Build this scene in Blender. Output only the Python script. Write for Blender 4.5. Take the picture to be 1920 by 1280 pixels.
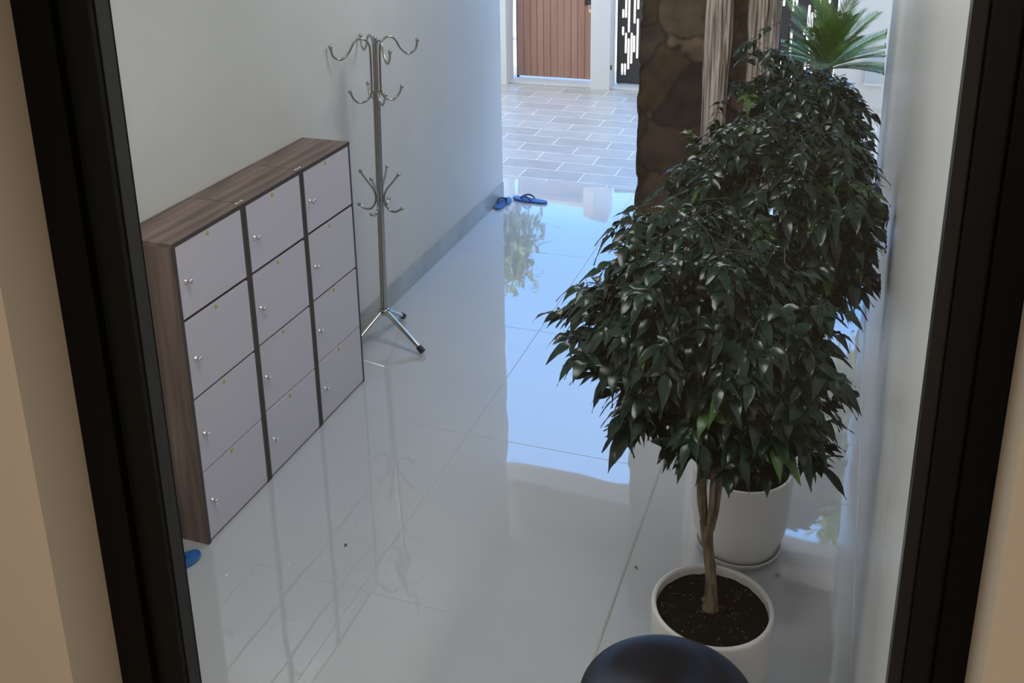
import bpy, bmesh, math, random
import numpy as np
from mathutils import Vector, Matrix, Quaternion
scene = bpy.context.scene
for o in list(bpy.data.objects):
    bpy.data.objects.remove(o)
C = scene.collection
H = 2.8                                   # eye height above the hall floor, metres

# ------------------------------------------------------------------ camera
cam_data = bpy.data.cameras.new('camera')
cam = bpy.data.objects.new('camera', cam_data)
C.objects.link(cam)
Mr = np.array([[0.94035417, 0.33970988, -0.01819957],
               [0.08888124, -0.29696793, -0.95074191],
               [-0.32838111, 0.89241652, -0.30944887]])
U, _, Vt = np.linalg.svd(Mr)
Mr = U @ Vt
rot = Matrix([[Mr[0][i], -Mr[1][i], -Mr[2][i]] for i in range(3)])
cam.matrix_world = Matrix.Translation((0, 0, H)) @ rot.to_4x4()
cam_data.sensor_width = 36
cam_data.lens = 1913.24 / 1920 * 36
cam_data.shift_x = (960 - 930.3) / 1920
cam_data.shift_y = (319.7 - 640) / 1920
cam_data.clip_start = 0.02
cam_data.clip_end = 300
scene.camera = cam

# ------------------------------------------------------------------ light
scene.view_settings.view_transform = 'Standard'
scene.view_settings.look = 'None'
scene.view_settings.gamma = 1
scene.view_settings.exposure = 0.0
scene.view_settings.use_curve_mapping = False
world = bpy.data.worlds.new('world')
scene.world = world
world.use_nodes = True
wn = world.node_tree
# clear sky: deep blue away from the sun, paler and brighter towards the sun's side
wtc = wn.nodes.new('ShaderNodeTexCoord')
wsx = wn.nodes.new('ShaderNodeSeparateXYZ')
wn.links.new(wtc.outputs['Generated'], wsx.inputs[0])
wmr = wn.nodes.new('ShaderNodeMapRange')
wmr.inputs['From Min'].default_value = 0.86
wmr.inputs['From Max'].default_value = -0.35
wn.links.new(wsx.outputs['Y'], wmr.inputs['Value'])
wrp = wn.nodes.new('ShaderNodeMixRGB')
wrp.inputs[1].default_value = (0.80, 1.85, 3.9, 1)
wrp.inputs[2].default_value = (2.6, 2.55, 2.45, 1)
wn.links.new(wmr.outputs[0], wrp.inputs['Fac'])
SKY_STRENGTH = 1.0
wn.nodes['Background'].inputs['Strength'].default_value = SKY_STRENGTH
wn.links.new(wrp.outputs['Color'], wn.nodes['Background'].inputs['Color'])
sun_data = bpy.data.lights.new('sun', 'SUN')
sun_data.energy = 3.6
sun_data.angle = math.radians(0.6)
sun_data.color = (1.0, 0.93, 0.82)
sun = bpy.data.objects.new('sun', sun_data)
C.objects.link(sun)
sun.rotation_euler = Vector((0.12, math.cos(math.radians(64)), -math.sin(math.radians(64)))).to_track_quat('-Z', 'Y').to_euler()


def area(name, loc, size, energy, color, target):
    d = bpy.data.lights.new(name, 'AREA')
    d.shape = 'RECTANGLE'
    d.size, d.size_y = size
    d.energy = energy
    d.color = color
    o = bpy.data.objects.new(name, d)
    C.objects.link(o)
    o.location = loc
    o.rotation_euler = Vector(target).to_track_quat('-Z', 'Y').to_euler()
    return o


HALL_W, ROOM_W = 40.0, 25.0
for ly, lw_ in ((0.78, 0.66), (1.84, 0.66)):
    area('hall_fill', (-0.42 * H, ly * H, 1.165 * H), (1.2, 0.8), HALL_W * lw_, (1.0, 0.98, 0.95), (0, 0, -1))  # added fill lights, out of view, brightening hall walls and floor
area('room_fill', (-0.35, -0.9, 3.15), (0.9, 0.9), ROOM_W, (1.0, 0.90, 0.79), (0, 0.0, -1))  # added warm fill behind the camera for the window jambs

# ------------------------------------------------------------------ materials
MATS = {}


def mat(name, color=(0.8, 0.8, 0.8), rough=0.5, metal=0.0, ior=1.5, spec=0.5):
    m = bpy.data.materials.new(name)
    m.use_nodes = True
    b = m.node_tree.nodes['Principled BSDF']
    b.inputs['Base Color'].default_value = (*color, 1)
    b.inputs['Roughness'].default_value = rough
    b.inputs['Metallic'].default_value = metal
    b.inputs['IOR'].default_value = ior
    b.inputs['Specular IOR Level'].default_value = spec
    MATS[name] = m
    return m


def nt(m):
    return m.node_tree.nodes, m.node_tree.links, m.node_tree.nodes['Principled BSDF']


def noise_color(m, c1, c2, scale=(5, 5, 5), detail=4, lo=0.35, hi=0.65, distort=0.0, bump=0.0, bump_scale=None, rough=None):
    n, l, b = nt(m)
    tc = n.new('ShaderNodeTexCoord')
    mp = n.new('ShaderNodeMapping')
    mp.inputs['Scale'].default_value = scale
    l.new(tc.outputs['Object'], mp.inputs['Vector'])
    ns = n.new('ShaderNodeTexNoise')
    ns.inputs['Scale'].default_value = 1
    ns.inputs['Detail'].default_value = detail
    ns.inputs['Distortion'].default_value = distort
    l.new(mp.outputs[0], ns.inputs['Vector'])
    r = n.new('ShaderNodeValToRGB')
    r.color_ramp.elements[0].position = lo
    r.color_ramp.elements[1].position = hi
    r.color_ramp.elements[0].color = (*c1, 1)
    r.color_ramp.elements[1].color = (*c2, 1)
    l.new(ns.outputs['Fac'], r.inputs['Fac'])
    l.new(r.outputs[0], b.inputs['Base Color'])
    if bump:
        bp = n.new('ShaderNodeBump')
        bp.inputs['Distance'].default_value = bump
        bp.inputs['Strength'].default_value = 1
        l.new(ns.outputs['Fac'], bp.inputs['Height'])
        l.new(bp.outputs[0], b.inputs['Normal'])
    if rough:
        rr = n.new('ShaderNodeMapRange')
        rr.inputs['To Min'].default_value = rough[0]
        rr.inputs['To Max'].default_value = rough[1]
        l.new(ns.outputs['Fac'], rr.inputs['Value'])
        l.new(rr.outputs[0], b.inputs['Roughness'])
    return m


noise_color(mat('wall_paint', rough=0.45), (0.66, 0.66, 0.635), (0.70, 0.70, 0.675), (2, 2, 2), rough=(0.38, 0.55))
noise_color(mat('right_wall_paint', rough=0.3), (0.68, 0.68, 0.67), (0.78, 0.78, 0.77), (0.6, 0.9, 0.35), detail=3, rough=(0.2, 0.42), bump=0.004)
noise_color(mat('skirting', rough=0.2), (0.36, 0.36, 0.32), (0.44, 0.44, 0.40), (3, 3, 3))
mat('ceiling_paint', (0.62, 0.63, 0.62), 0.8)
mat('cream_paint', (0.80, 0.62, 0.44), 0.6)
mat('pink_panel', (0.62, 0.40, 0.34), 0.7)
mat('room_paint', (0.72, 0.63, 0.51), 0.7)
mat('room_floor', (0.30, 0.24, 0.18), 0.5)
mat('facade_paint', (0.62, 0.61, 0.58), 0.8)
mat('white_plaster', (0.60, 0.61, 0.62), 0.6)
mat('bright_cream', (0.86, 0.70, 0.52), 0.6)
mat('black_frame', (0.003, 0.003, 0.003), 0.5, spec=0.15)
mat('black_frame_lit', (0.006, 0.0065, 0.0065), 0.5, spec=0.25)  # sash's slightly lit grey put into the colour
mat('gasket', (0.02, 0.02, 0.021), 0.25)
mat('black_metal', (0.018, 0.019, 0.022), 0.5)
m = mat('stool_black', (0.055, 0.06, 0.075), 0.36, 0.85)
n, l, b = nt(m)
b.inputs['Anisotropic'].default_value = 0.85
tg_ = n.new('ShaderNodeTangent'); tg_.direction_type = 'RADIAL'; tg_.axis = 'Z'
l.new(tg_.outputs[0], b.inputs['Tangent'])
mat('steel', (0.42, 0.41, 0.38), 0.22, 1.0)
mat('steel_bright', (0.75, 0.74, 0.72), 0.12, 1.0)
mat('rubber', (0.008, 0.008, 0.009), 0.5)
mat('door_white', (0.62, 0.585, 0.65), 0.38)
mat('door_edge', (0.60, 0.58, 0.60), 0.5)
mat('sticker', (0.50, 0.55, 0.10), 0.5)
mat('sticker_ink', (0.16, 0.20, 0.03), 0.5)
mat('ceramic', (0.74, 0.72, 0.70), 0.22)
mat('brass', (0.55, 0.38, 0.2), 0.35, 0.8)
mat('dark_edge', (0.045, 0.038, 0.034), 0.5)
mat('box_grey', (0.45, 0.50, 0.55), 0.5)
noise_color(mat('blue_foam', rough=0.45), (0.015, 0.11, 0.36), (0.02, 0.14, 0.42), (30, 30, 30))
mat('strap_blue', (0.01, 0.05, 0.17), 0.35)
mat('blue_rim', (0.07, 0.30, 0.60), 0.4)
noise_color(mat('soil', rough=0.95), (0.001, 0.001, 0.001), (0.005, 0.0045, 0.004), (60, 60, 60), detail=6, bump=0.01)
noise_color(mat('straw', rough=0.8), (0.16, 0.12, 0.06), (0.35, 0.27, 0.15), (60, 60, 60))
noise_color(mat('bark_tan', rough=0.8), (0.10, 0.072, 0.045), (0.24, 0.18, 0.12), (70, 70, 12), detail=5, bump=0.002)
noise_color(mat('twig', rough=0.6), (0.02, 0.045, 0.015), (0.05, 0.06, 0.03), (20, 20, 20))
noise_color(mat('cypress_log', rough=0.85), (0.09, 0.07, 0.055), (0.74, 0.62, 0.52), (60, 60, 2.0), detail=6, lo=0.34, hi=0.62, distort=0.4, bump=0.012)
noise_color(mat('gate_wood', rough=0.5), (0.30, 0.155, 0.115), (0.37, 0.20, 0.145), (14, 14, 0.8), detail=4)
noise_color(mat('gate_wood_groove', rough=0.6), (0.05, 0.025, 0.018), (0.08, 0.04, 0.028), (14, 14, 0.8))
noise_color(mat('street', rough=0.85), (0.62, 0.53, 0.41), (0.72, 0.63, 0.50), (1.5, 1.5, 1.5), detail=5)
noise_color(mat('dry_leaf', rough=0.8), (0.05, 0.04, 0.025), (0.12, 0.10, 0.05), (80, 80, 80))
noise_color(mat('leaf', rough=0.3), (0.003, 0.015, 0.009), (0.008, 0.038, 0.021), (9, 9, 9), detail=2, rough=(0.20, 0.34))
noise_color(mat('leaf_young', rough=0.35), (0.030, 0.085, 0.022), (0.06, 0.14, 0.03), (9, 9, 9), detail=2)
noise_color(mat('palm_leaf', rough=0.38), (0.08, 0.17, 0.012), (0.20, 0.36, 0.04), (5, 5, 5), detail=2)
noise_color(mat('tree_leaf', rough=0.5), (0.20, 0.30, 0.08), (0.42, 0.50, 0.18), (1.5, 1.5, 1.5), detail=2)
for k in ('leaf', 'leaf_young', 'palm_leaf', 'tree_leaf'):
    MATS[k].node_tree.nodes['Principled BSDF'].inputs['Subsurface Weight'].default_value = 0.0

MATS['soil'].node_tree.nodes['Principled BSDF'].inputs['Specular IOR Level'].default_value = 0.08
# wood laminate with vertical grain
for nm, sc in (('laminate_upright', (26, 26, 1.1)), ('laminate_top', (30, 1.4, 30))):
    noise_color(mat(nm, rough=0.45), (0.095, 0.060, 0.050), (0.27, 0.19, 0.16), sc, detail=6, lo=0.3, hi=0.7, distort=0.6)

# rough stone cladding
m = mat('stone', rough=0.85)
n, l, b = nt(m)
tc = n.new('ShaderNodeTexCoord')
vo = n.new('ShaderNodeTexVoronoi')
vo.inputs['Scale'].default_value = 3.4
nz = n.new('ShaderNodeTexNoise')
nz.inputs['Scale'].default_value = 6
nz.inputs['Detail'].default_value = 5
mx = n.new('ShaderNodeMixRGB')
mx.inputs['Fac'].default_value = 0.12
l.new(tc.outputs['Object'], mx.inputs[1])
l.new(tc.outputs['Object'], nz.inputs['Vector'])
l.new(nz.outputs['Color'], mx.inputs[2])
l.new(mx.outputs[0], vo.inputs['Vector'])
sep = n.new('ShaderNodeSeparateColor')
l.new(vo.outputs['Color'], sep.inputs[0])
r = n.new('ShaderNodeValToRGB')
cr = r.color_ramp
cr.elements[0].color = (0.030, 0.020, 0.013, 1)
cr.elements[1].color = (0.19, 0.13, 0.085, 1)
e = cr.elements.new(0.45)
e.color = (0.10, 0.058, 0.03, 1)
e = cr.elements.new(0.7)
e.color = (0.045, 0.036, 0.031, 1)
l.new(sep.outputs[0], r.inputs['Fac'])
mul = n.new('ShaderNodeMixRGB')
mul.blend_type = 'MULTIPLY'
mul.inputs['Fac'].default_value = 0.7
r2 = n.new('ShaderNodeValToRGB')
r2.color_ramp.elements[0].color = (0.35, 0.35, 0.35, 1)
r2.color_ramp.elements[0].position = 0.3
r2.color_ramp.elements[1].color = (1.35, 1.3, 1.2, 1)
r2.color_ramp.elements[1].position = 0.7
l.new(nz.outputs['Fac'], r2.inputs['Fac'])
l.new(r.outputs[0], mul.inputs[1])
l.new(r2.outputs[0], mul.inputs[2])
l.new(mul.outputs[0], b.inputs['Base Color'])
ve = n.new('ShaderNodeTexVoronoi')
ve.feature = 'DISTANCE_TO_EDGE'
ve.inputs['Scale'].default_value = 3.4
l.new(mx.outputs[0], ve.inputs['Vector'])
ce = n.new('ShaderNodeMapRange')
ce.inputs['From Max'].default_value = 0.06
ce.inputs['To Min'].default_value = 0.35
l.new(ve.outputs['Distance'], ce.inputs['Value'])
m3 = n.new('ShaderNodeMixRGB'); m3.blend_type = 'MULTIPLY'; m3.inputs['Fac'].default_value = 1
l.new(mul.outputs[0], m3.inputs[1]); l.new(ce.outputs[0], m3.inputs[2])
l.new(m3.outputs[0], b.inputs['Base Color'])
bp = n.new('ShaderNodeBump')
bp.inputs['Distance'].default_value = 0.006
l.new(nz.outputs['Fac'], bp.inputs['Height'])
l.new(bp.outputs[0], b.inputs['Normal'])

# polished hall floor tiles
m = mat('floor_tile', (0.6, 0.6, 0.6), 0.03, 0, 2.3)
n, l, b = nt(m)
tc = n.new('ShaderNodeTexCoord')
sx = n.new('ShaderNodeSeparateXYZ')
l.new(tc.outputs['Object'], sx.inputs[0])


def gridline(axis, start, pitch, half):
    a = n.new('ShaderNodeMath'); a.operation = 'SUBTRACT'; a.inputs[1].default_value = start - pitch / 2
    l.new(sx.outputs[axis], a.inputs[0])
    w = n.new('ShaderNodeMath'); w.operation = 'WRAP'; w.inputs[1].default_value = pitch; w.inputs[2].default_value = 0
    l.new(a.outputs[0], w.inputs[0])
    s = n.new('ShaderNodeMath'); s.operation = 'SUBTRACT'; s.inputs[1].default_value = pitch / 2
    l.new(w.outputs[0], s.inputs[0])
    ab = n.new('ShaderNodeMath'); ab.operation = 'ABSOLUTE'
    l.new(s.outputs[0], ab.inputs[0])
    lt = n.new('ShaderNodeMath'); lt.operation = 'LESS_THAN'; lt.inputs[1].default_value = half
    l.new(ab.outputs[0], lt.inputs[0])
    return lt


g1 = gridline(0, -0.598 * H, 0.3425 * H, 0.0020)
g2 = gridline(1, 1.4547 * H, 0.4155 * H, 0.0020)
mxx = n.new('ShaderNodeMath'); mxx.operation = 'MAXIMUM'
l.new(g1.outputs[0], mxx.inputs[0]); l.new(g2.outputs[0], mxx.inputs[1])
cm = n.new('ShaderNodeMixRGB')
nzf = n.new('ShaderNodeTexNoise'); nzf.inputs['Scale'].default_value = 1.2; nzf.inputs['Detail'].default_value = 5
l.new(tc.outputs['Object'], nzf.inputs['Vector'])
rf = n.new('ShaderNodeValToRGB')
rf.color_ramp.elements[0].color = (0.53, 0.545, 0.565, 1); rf.color_ramp.elements[0].position = 0.3
rf.color_ramp.elements[1].color = (0.575, 0.59, 0.61, 1); rf.color_ramp.elements[1].position = 0.7
l.new(nzf.outputs['Fac'], rf.inputs['Fac'])
l.new(mxx.outputs[0], cm.inputs['Fac'])
l.new(rf.outputs[0], cm.inputs[1])
cm.inputs[2].default_value = (0.46, 0.47, 0.49, 1)
l.new(cm.outputs[0], b.inputs['Base Color'])
rm = n.new('ShaderNodeMapRange')
rm.inputs['To Min'].default_value = 0.025; rm.inputs['To Max'].default_value = 0.8
rs = n.new('ShaderNodeMapRange'); rs.inputs['To Min'].default_value = 0.5; rs.inputs['To Max'].default_value = 0.08
l.new(mxx.outputs[0], rs.inputs['Value']); l.new(rs.outputs[0], b.inputs['Specular IOR Level'])
l.new(mxx.outputs[0], rm.inputs['Value'])
l.new(rm.outputs[0], b.inputs['Roughness'])
nzw = n.new('ShaderNodeTexNoise'); nzw.inputs['Scale'].default_value = 2.6; nzw.inputs['Detail'].default_value = 1.5
l.new(tc.outputs['Object'], nzw.inputs['Vector'])
bpf = n.new('ShaderNodeBump'); bpf.inputs['Distance'].default_value = 0.0016; bpf.inputs['Strength'].default_value = 1
l.new(nzw.outputs['Fac'], bpf.inputs['Height'])
l.new(bpf.outputs[0], b.inputs['Normal'])

# driveway pavers
m = mat('pavers', (0.4, 0.4, 0.4), 0.25, 0, 1.6)
n, l, b = nt(m)
tc = n.new('ShaderNodeTexCoord')
mp = n.new('ShaderNodeMapping')
mp.inputs['Location'].default_value = (1.67, -8.23, 0)
l.new(tc.outputs['Object'], mp.inputs['Vector'])
bk = n.new('ShaderNodeTexBrick')
bk.offset = 0.5
bk.offset_frequency = 2
bk.inputs['Scale'].default_value = 1
bk.inputs['Brick Width'].default_value = 0.53
bk.inputs['Row Height'].default_value = 0.2515
bk.inputs['Mortar Size'].default_value = 0.005
bk.inputs['Mortar Smooth'].default_value = 0.2
bk.inputs['Color1'].default_value = (0.40, 0.385, 0.37, 1)
bk.inputs['Color2'].default_value = (0.48, 0.465, 0.45, 1)
bk.inputs['Mortar'].default_value = (0.8, 0.78, 0.76, 1)
l.new(mp.outputs[0], bk.inputs['Vector'])
mp2 = n.new('ShaderNodeMapping')
mp2.inputs['Scale'].default_value = (5, 42, 1)
l.new(tc.outputs['Object'], mp2.inputs['Vector'])
nz = n.new('ShaderNodeTexNoise'); nz.inputs['Scale'].default_value = 1; nz.inputs['Detail'].default_value = 6
l.new(mp2.outputs[0], nz.inputs['Vector'])
r = n.new('ShaderNodeValToRGB')
r.color_ramp.elements[0].color = (0.84, 0.84, 0.85, 1); r.color_ramp.elements[0].position = 0.35
r.color_ramp.elements[1].color = (1.12, 1.12, 1.12, 1); r.color_ramp.elements[1].position = 0.7
l.new(nz.outputs['Fac'], r.inputs['Fac'])
mul = n.new('ShaderNodeMixRGB'); mul.blend_type = 'MULTIPLY'; mul.inputs['Fac'].default_value = 1
l.new(bk.outputs['Color'], mul.inputs[1]); l.new(r.outputs[0], mul.inputs[2])
l.new(mul.outputs[0], b.inputs['Base Color'])
bp = n.new('ShaderNodeBump'); bp.inputs['Distance'].default_value = 0.0006
l.new(nz.outputs['Fac'], bp.inputs['Height'])
l.new(bp.outputs[0], b.inputs['Normal'])
rr = n.new('ShaderNodeMapRange'); rr.inputs['To Min'].default_value = 0.28; rr.inputs['To Max'].default_value = 0.42
l.new(nz.outputs['Fac'], rr.inputs['Value']); l.new(rr.outputs[0], b.inputs['Roughness'])

# window pane: clear glass seen as a thin sheet (Fresnel reflection over clear transmission)
m = bpy.data.materials.new('pane_glass'); m.use_nodes = True; MATS['pane_glass'] = m
n, l = m.node_tree.nodes, m.node_tree.links
n.remove(n['Principled BSDF'])
tr = n.new('ShaderNodeBsdfTransparent'); tr.inputs[0].default_value = (0.95, 0.965, 0.96, 1)
gl = n.new('ShaderNodeBsdfGlossy'); gl.inputs['Roughness'].default_value = 0.0
lw = n.new('ShaderNodeLayerWeight'); lw.inputs['Blend'].default_value = 0.5
pw = n.new('ShaderNodeMath'); pw.operation = 'POWER'; pw.inputs[1].default_value = 5
l.new(lw.outputs['Facing'], pw.inputs[0])
fr = n.new('ShaderNodeMapRange'); fr.inputs['To Min'].default_value = 0.035; fr.inputs['To Max'].default_value = 1.0
l.new(pw.outputs[0], fr.inputs['Value'])
ms = n.new('ShaderNodeMixShader')
l.new(fr.outputs[0], ms.inputs[0]); l.new(tr.outputs[0], ms.inputs[1]); l.new(gl.outputs[0], ms.inputs[2])
l.new(ms.outputs[0], n['Material Output'].inputs['Surface'])


# ------------------------------------------------------------------ helpers
class MB:
    """collects shapes in world or local metres, then links them as one mesh object"""

    def __init__(self):
        self.v, self.f, self.s, self.m = [], [], [], []

    def add(self, vs, fs, smooth=False, mi=0):
        k = len(self.v)
        self.v += [tuple(p) for p in vs]
        self.f += [tuple(i + k for i in q) for q in fs]
        self.s += [smooth] * len(fs)
        self.m += [mi] * len(fs)
        return self

    def box(self, x0, x1, y0, y1, z0, z1, bevel=0.0, mi=0):
        bm = bmesh.new()
        bmesh.ops.create_cube(bm, size=1)
        for p in bm.verts:
            p.co = Vector(((x0 + x1) / 2 + p.co.x * (x1 - x0), (y0 + y1) / 2 + p.co.y * (y1 - y0), (z0 + z1) / 2 + p.co.z * (z1 - z0)))
        if bevel:
            bmesh.ops.bevel(bm, geom=bm.edges[:], offset=bevel, segments=2, affect='EDGES', profile=0.7)
        bm.verts.index_update()
        self.add([p.co[:] for p in bm.verts], [[q.index for q in f.verts] for f in bm.faces], False, mi)
        bm.free()
        return self

    def tube(self, pts, r, seg=10, cap=True, mi=0):
        pts = [Vector(p) for p in pts]
        rs = r if isinstance(r, (list, tuple)) else [r] * len(pts)
        t0 = (pts[1] - pts[0]).normalized()
        ref = Vector((0, 0, 1)) if abs(t0.z) < 0.9 else Vector((1, 0, 0))
        u = t0.cross(ref).normalized()
        rings = []
        for i, p in enumerate(pts):
            if i == 0: t = pts[1] - p
            elif i == len(pts) - 1: t = p - pts[i - 1]
            else: t = (pts[i + 1] - p).normalized() + (p - pts[i - 1]).normalized()
            t.normalize()
            u = (u - t * u.dot(t)).normalized()
            w = t.cross(u)
            rings.append([p + (u * math.cos(a) + w * math.sin(a)) * rs[i] for a in [2 * math.pi * k / seg for k in range(seg)]])
        vs = [q for ring in rings for q in ring]
        fs = [(i * seg + k, i * seg + (k + 1) % seg, (i + 1) * seg + (k + 1) % seg, (i + 1) * seg + k) for i in range(len(pts) - 1) for k in range(seg)]
        self.add(vs, fs, True, mi)
        if cap:
            self.add(rings[0], [tuple(reversed(range(seg)))], False, mi)
            self.add(rings[-1], [tuple(range(seg))], False, mi)
        return self

    def lathe(self, prof, center=(0, 0, 0), seg=48, mi=0, smooth=True):
        cx, cy, cz = center
        vs = [(cx + r * math.cos(2 * math.pi * k / seg), cy + r * math.sin(2 * math.pi * k / seg), cz + z) for r, z in prof for k in range(seg)]
        fs = [(i * seg + k, i * seg + (k + 1) % seg, (i + 1) * seg + (k + 1) % seg, (i + 1) * seg + k) for i in range(len(prof) - 1) for k in range(seg)]
        return self.add(vs, fs, smooth, mi)

    def ball(self, c, r, seg=12, rings=8, mi=0):
        prof = [(max(r * math.sin(math.pi * i / rings), 1e-5), -r * math.cos(math.pi * i / rings)) for i in range(rings + 1)]
        return self.lathe(prof, c, seg, mi)

    def build(self, name, mats, parent=None, loc=(0, 0, 0)):
        me = bpy.data.meshes.new(name)
        L = Vector(loc)
        me.from_pydata([tuple(Vector(p) - L) for p in self.v], [], self.f)
        me.polygons.foreach_set('use_smooth', self.s)
        for k in (mats if isinstance(mats, (list, tuple)) else [mats]):
            me.materials.append(MATS[k])
        me.polygons.foreach_set('material_index', self.m)
        me.update()
        o = bpy.data.objects.new(name, me)
        C.objects.link(o)
        o.location = loc
        if parent:
            o.parent = parent
        return o


def tag(o, label=None, cat=None, group=None, kind=None):
    if label: o['label'] = label
    if cat: o['category'] = cat
    if group: o['group'] = group
    if kind: o['kind'] = kind
    return o


def empty(name, loc, rz=0.0):
    o = bpy.data.objects.new(name, None)
    o.empty_display_size = 0.1
    C.objects.link(o)
    o.location = loc
    o.rotation_euler = (0, 0, rz)
    return o


def struct(name, mb, mats, parent=None, label=None):
    o = mb.build(name, mats, parent)
    if not parent:
        tag(o, label, kind='structure')
    return o


def copy_tree(o, parent=None):
    c = o.copy()
    C.objects.link(c)
    c.parent = parent
    for ch in list(o.children):
        copy_tree(ch, c)
    return c


rng = np.random.default_rng(7)
X = lambda v: v * H

# ------------------------------------------------------------------ the setting
struct('floor', MB().box(X(-1.02), 0.35, 1.0, X(2.822), -0.12, 0), 'floor_tile', label='glossy pale grey tiled hall floor mirroring the sky')
struct('trim_1', MB().box(X(-0.2578), X(-0.2546), 1.0, X(2.40), 0.0002, 0.003, 0.0008), 'skirting', label='thin grey seam strip along the floor left of the white pots')
pv = MB().box(-9, 6, X(2.8225), 11.75, -0.12, -0.001)
struct('ground_1', pv, 'pavers', label='grey stone paved driveway in running bond before the gates')
struct('ground_2', MB().box(-40, 40, 11.75, 60, -0.14, -0.02), 'street', label='sunlit pale street beyond the gates')
struct('wall_left', MB().box(X(-0.955) - 0.16, X(-0.955), 0.9, X(2.65), 0, X(1.18)), 'wall_paint', label='long white painted wall behind the shoe lockers')
struct('baseboard_left', MB().box(X(-0.955), X(-0.9505), 1.0, X(2.645), 0, 0.14, 0.001), 'skirting', label='grey skirting along the foot of the white wall')
struct('wall_right', MB().box(X(0.055), X(0.055) + 0.16, 1.0, X(2.65), 0, X(1.18)), 'right_wall_paint', label='smooth grey white wall at the right')
struct('baseboard_right', MB().box(X(0.0525), X(0.055), 1.0, X(2.645), 0, 0.012, 0.001), 'white_plaster', label='thin white caulk line at the foot of the right wall')
struct('ceiling', MB().box(X(-0.955) - 0.16, X(0.055) + 0.16, 0.9, X(2.8), X(1.18), X(1.2)), 'ceiling_paint', label='ceiling of the hall')
struct('wall_front', MB().box(X(-1.02), X(-0.40), X(2.70), X(2.8), X(1.0), X(1.18)).box(X(-0.40), X(0.11), X(2.74), X(2.8), X(1.072), X(1.18)), 'facade_paint', label='lintel over the open end of the hall')
struct('trim_2', MB().box(X(-0.11), X(0.053), X(2.655), X(2.737), X(1.135), X(1.179)), 'cream_paint', label='cream beam under the ceiling at the open end')
struct('trim_3', MB().box(X(-0.10), X(0.053), X(2.44), X(2.65), X(1.165), X(1.179)), 'pink_panel', label='pinkish panel in the ceiling by the beam')
struct('wall_upper', MB().box(-7, 7, -3, X(2.8), X(1.2) + 0.01, 9.05), 'facade_paint', label='unseen upper storey of the house, height set for its shade')  # out of view; raised to shade the driveway and hide sky from posts

# window wall between the room and the hall
FY = 0.95
wx0, wx1, wz0, wz1 = -1.0152 * FY, 0.1645 * FY, 0.30, 3.02
wb = MB()
wb.box(-2.9, wx0, 0.863, 1.0, 0, X(1.18)); wb.box(wx1, 1.5, 0.863, 1.0, 0, X(1.18))
wb.box(wx0, wx1, 0.863, 1.0, 0, wz0); wb.box(wx0, wx1, 0.863, 1.0, wz1, X(1.18))
struct('wall_back', wb, 'room_paint', label='cream wall holding the black framed window')
struct('wall_room', MB().box(-2.9, 1.5, -2.7, -2.6, 0, X(1.18)).box(-3.0, -2.9, -2.7, 1.0, 0, X(1.18)).box(1.5, 1.6, -2.7, 1.0, 0, X(1.18)), 'room_paint', label='cream walls of the room behind the viewer')
struct('floor_room', MB().box(-2.9, 1.5, -2.6, 0.863, -0.1, 0), 'room_floor', label='brown floor of the viewer room')
struct('ceiling_room', MB().box(-3.0, 1.6, -2.7, 0.9, X(1.18), X(1.2)), 'room_paint', label='cream ceiling of the viewer room')

win = empty('window_1', (0, 0, 0))
tag(win, 'tall black framed window the hall is seen through', kind='structure')


def ring(mb, x0, x1, z0, z1, wl, wr, wt, y0, y1, bev=0.002):
    mb.box(x0, x0 + wl, y0, y1, z0, z1, bev)
    mb.box(x1 - wr, x1, y0, y1, z0, z1, bev)
    mb.box(x0 + wl, x1 - wr, y0, y1, z0, z0 + wt, bev)
    mb.box(x0 + wl, x1 - wr, y0, y1, z1 - wt, z1, bev)
    return mb


ring(MB(), wx0, wx1, wz0, wz1, 0.058, 0.030, 0.05, FY, 1.0).build('window_frame', 'black_frame', win)
ring(MB(), wx0 + 0.0585, wx1 - 0.0305, wz0 + 0.0505, wz1 - 0.0505, 0.046, 0.026, 0.045, 0.962, 1.0).build('window_sash', 'black_frame_lit', win)
# glazing bead: inner edges sit at x/y = -0.884 and 0.0876
bx0, bx1 = -0.884 * 0.972, 0.0876 * 0.972
ring(MB(), wx0 + 0.105, wx1 - 0.057, wz0 + 0.096, wz1 - 0.096, bx0 - (wx0 + 0.105), (wx1 - 0.057) - bx1, 0.012, 0.972, 0.998, 0.0015).build('glazing_bead', 'gasket', win)
MB().box(bx0 - 0.004, bx1 + 0.004, 0.984, 0.988, wz0 + 0.1, wz1 - 0.1).build('window_pane', 'pane_glass', win)

# ------------------------------------------------------------------ shoe lockers
LF, LB, LTOP = X(-0.8585), X(-0.9535), X(0.4855)
PITCH = 0.1717


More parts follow.
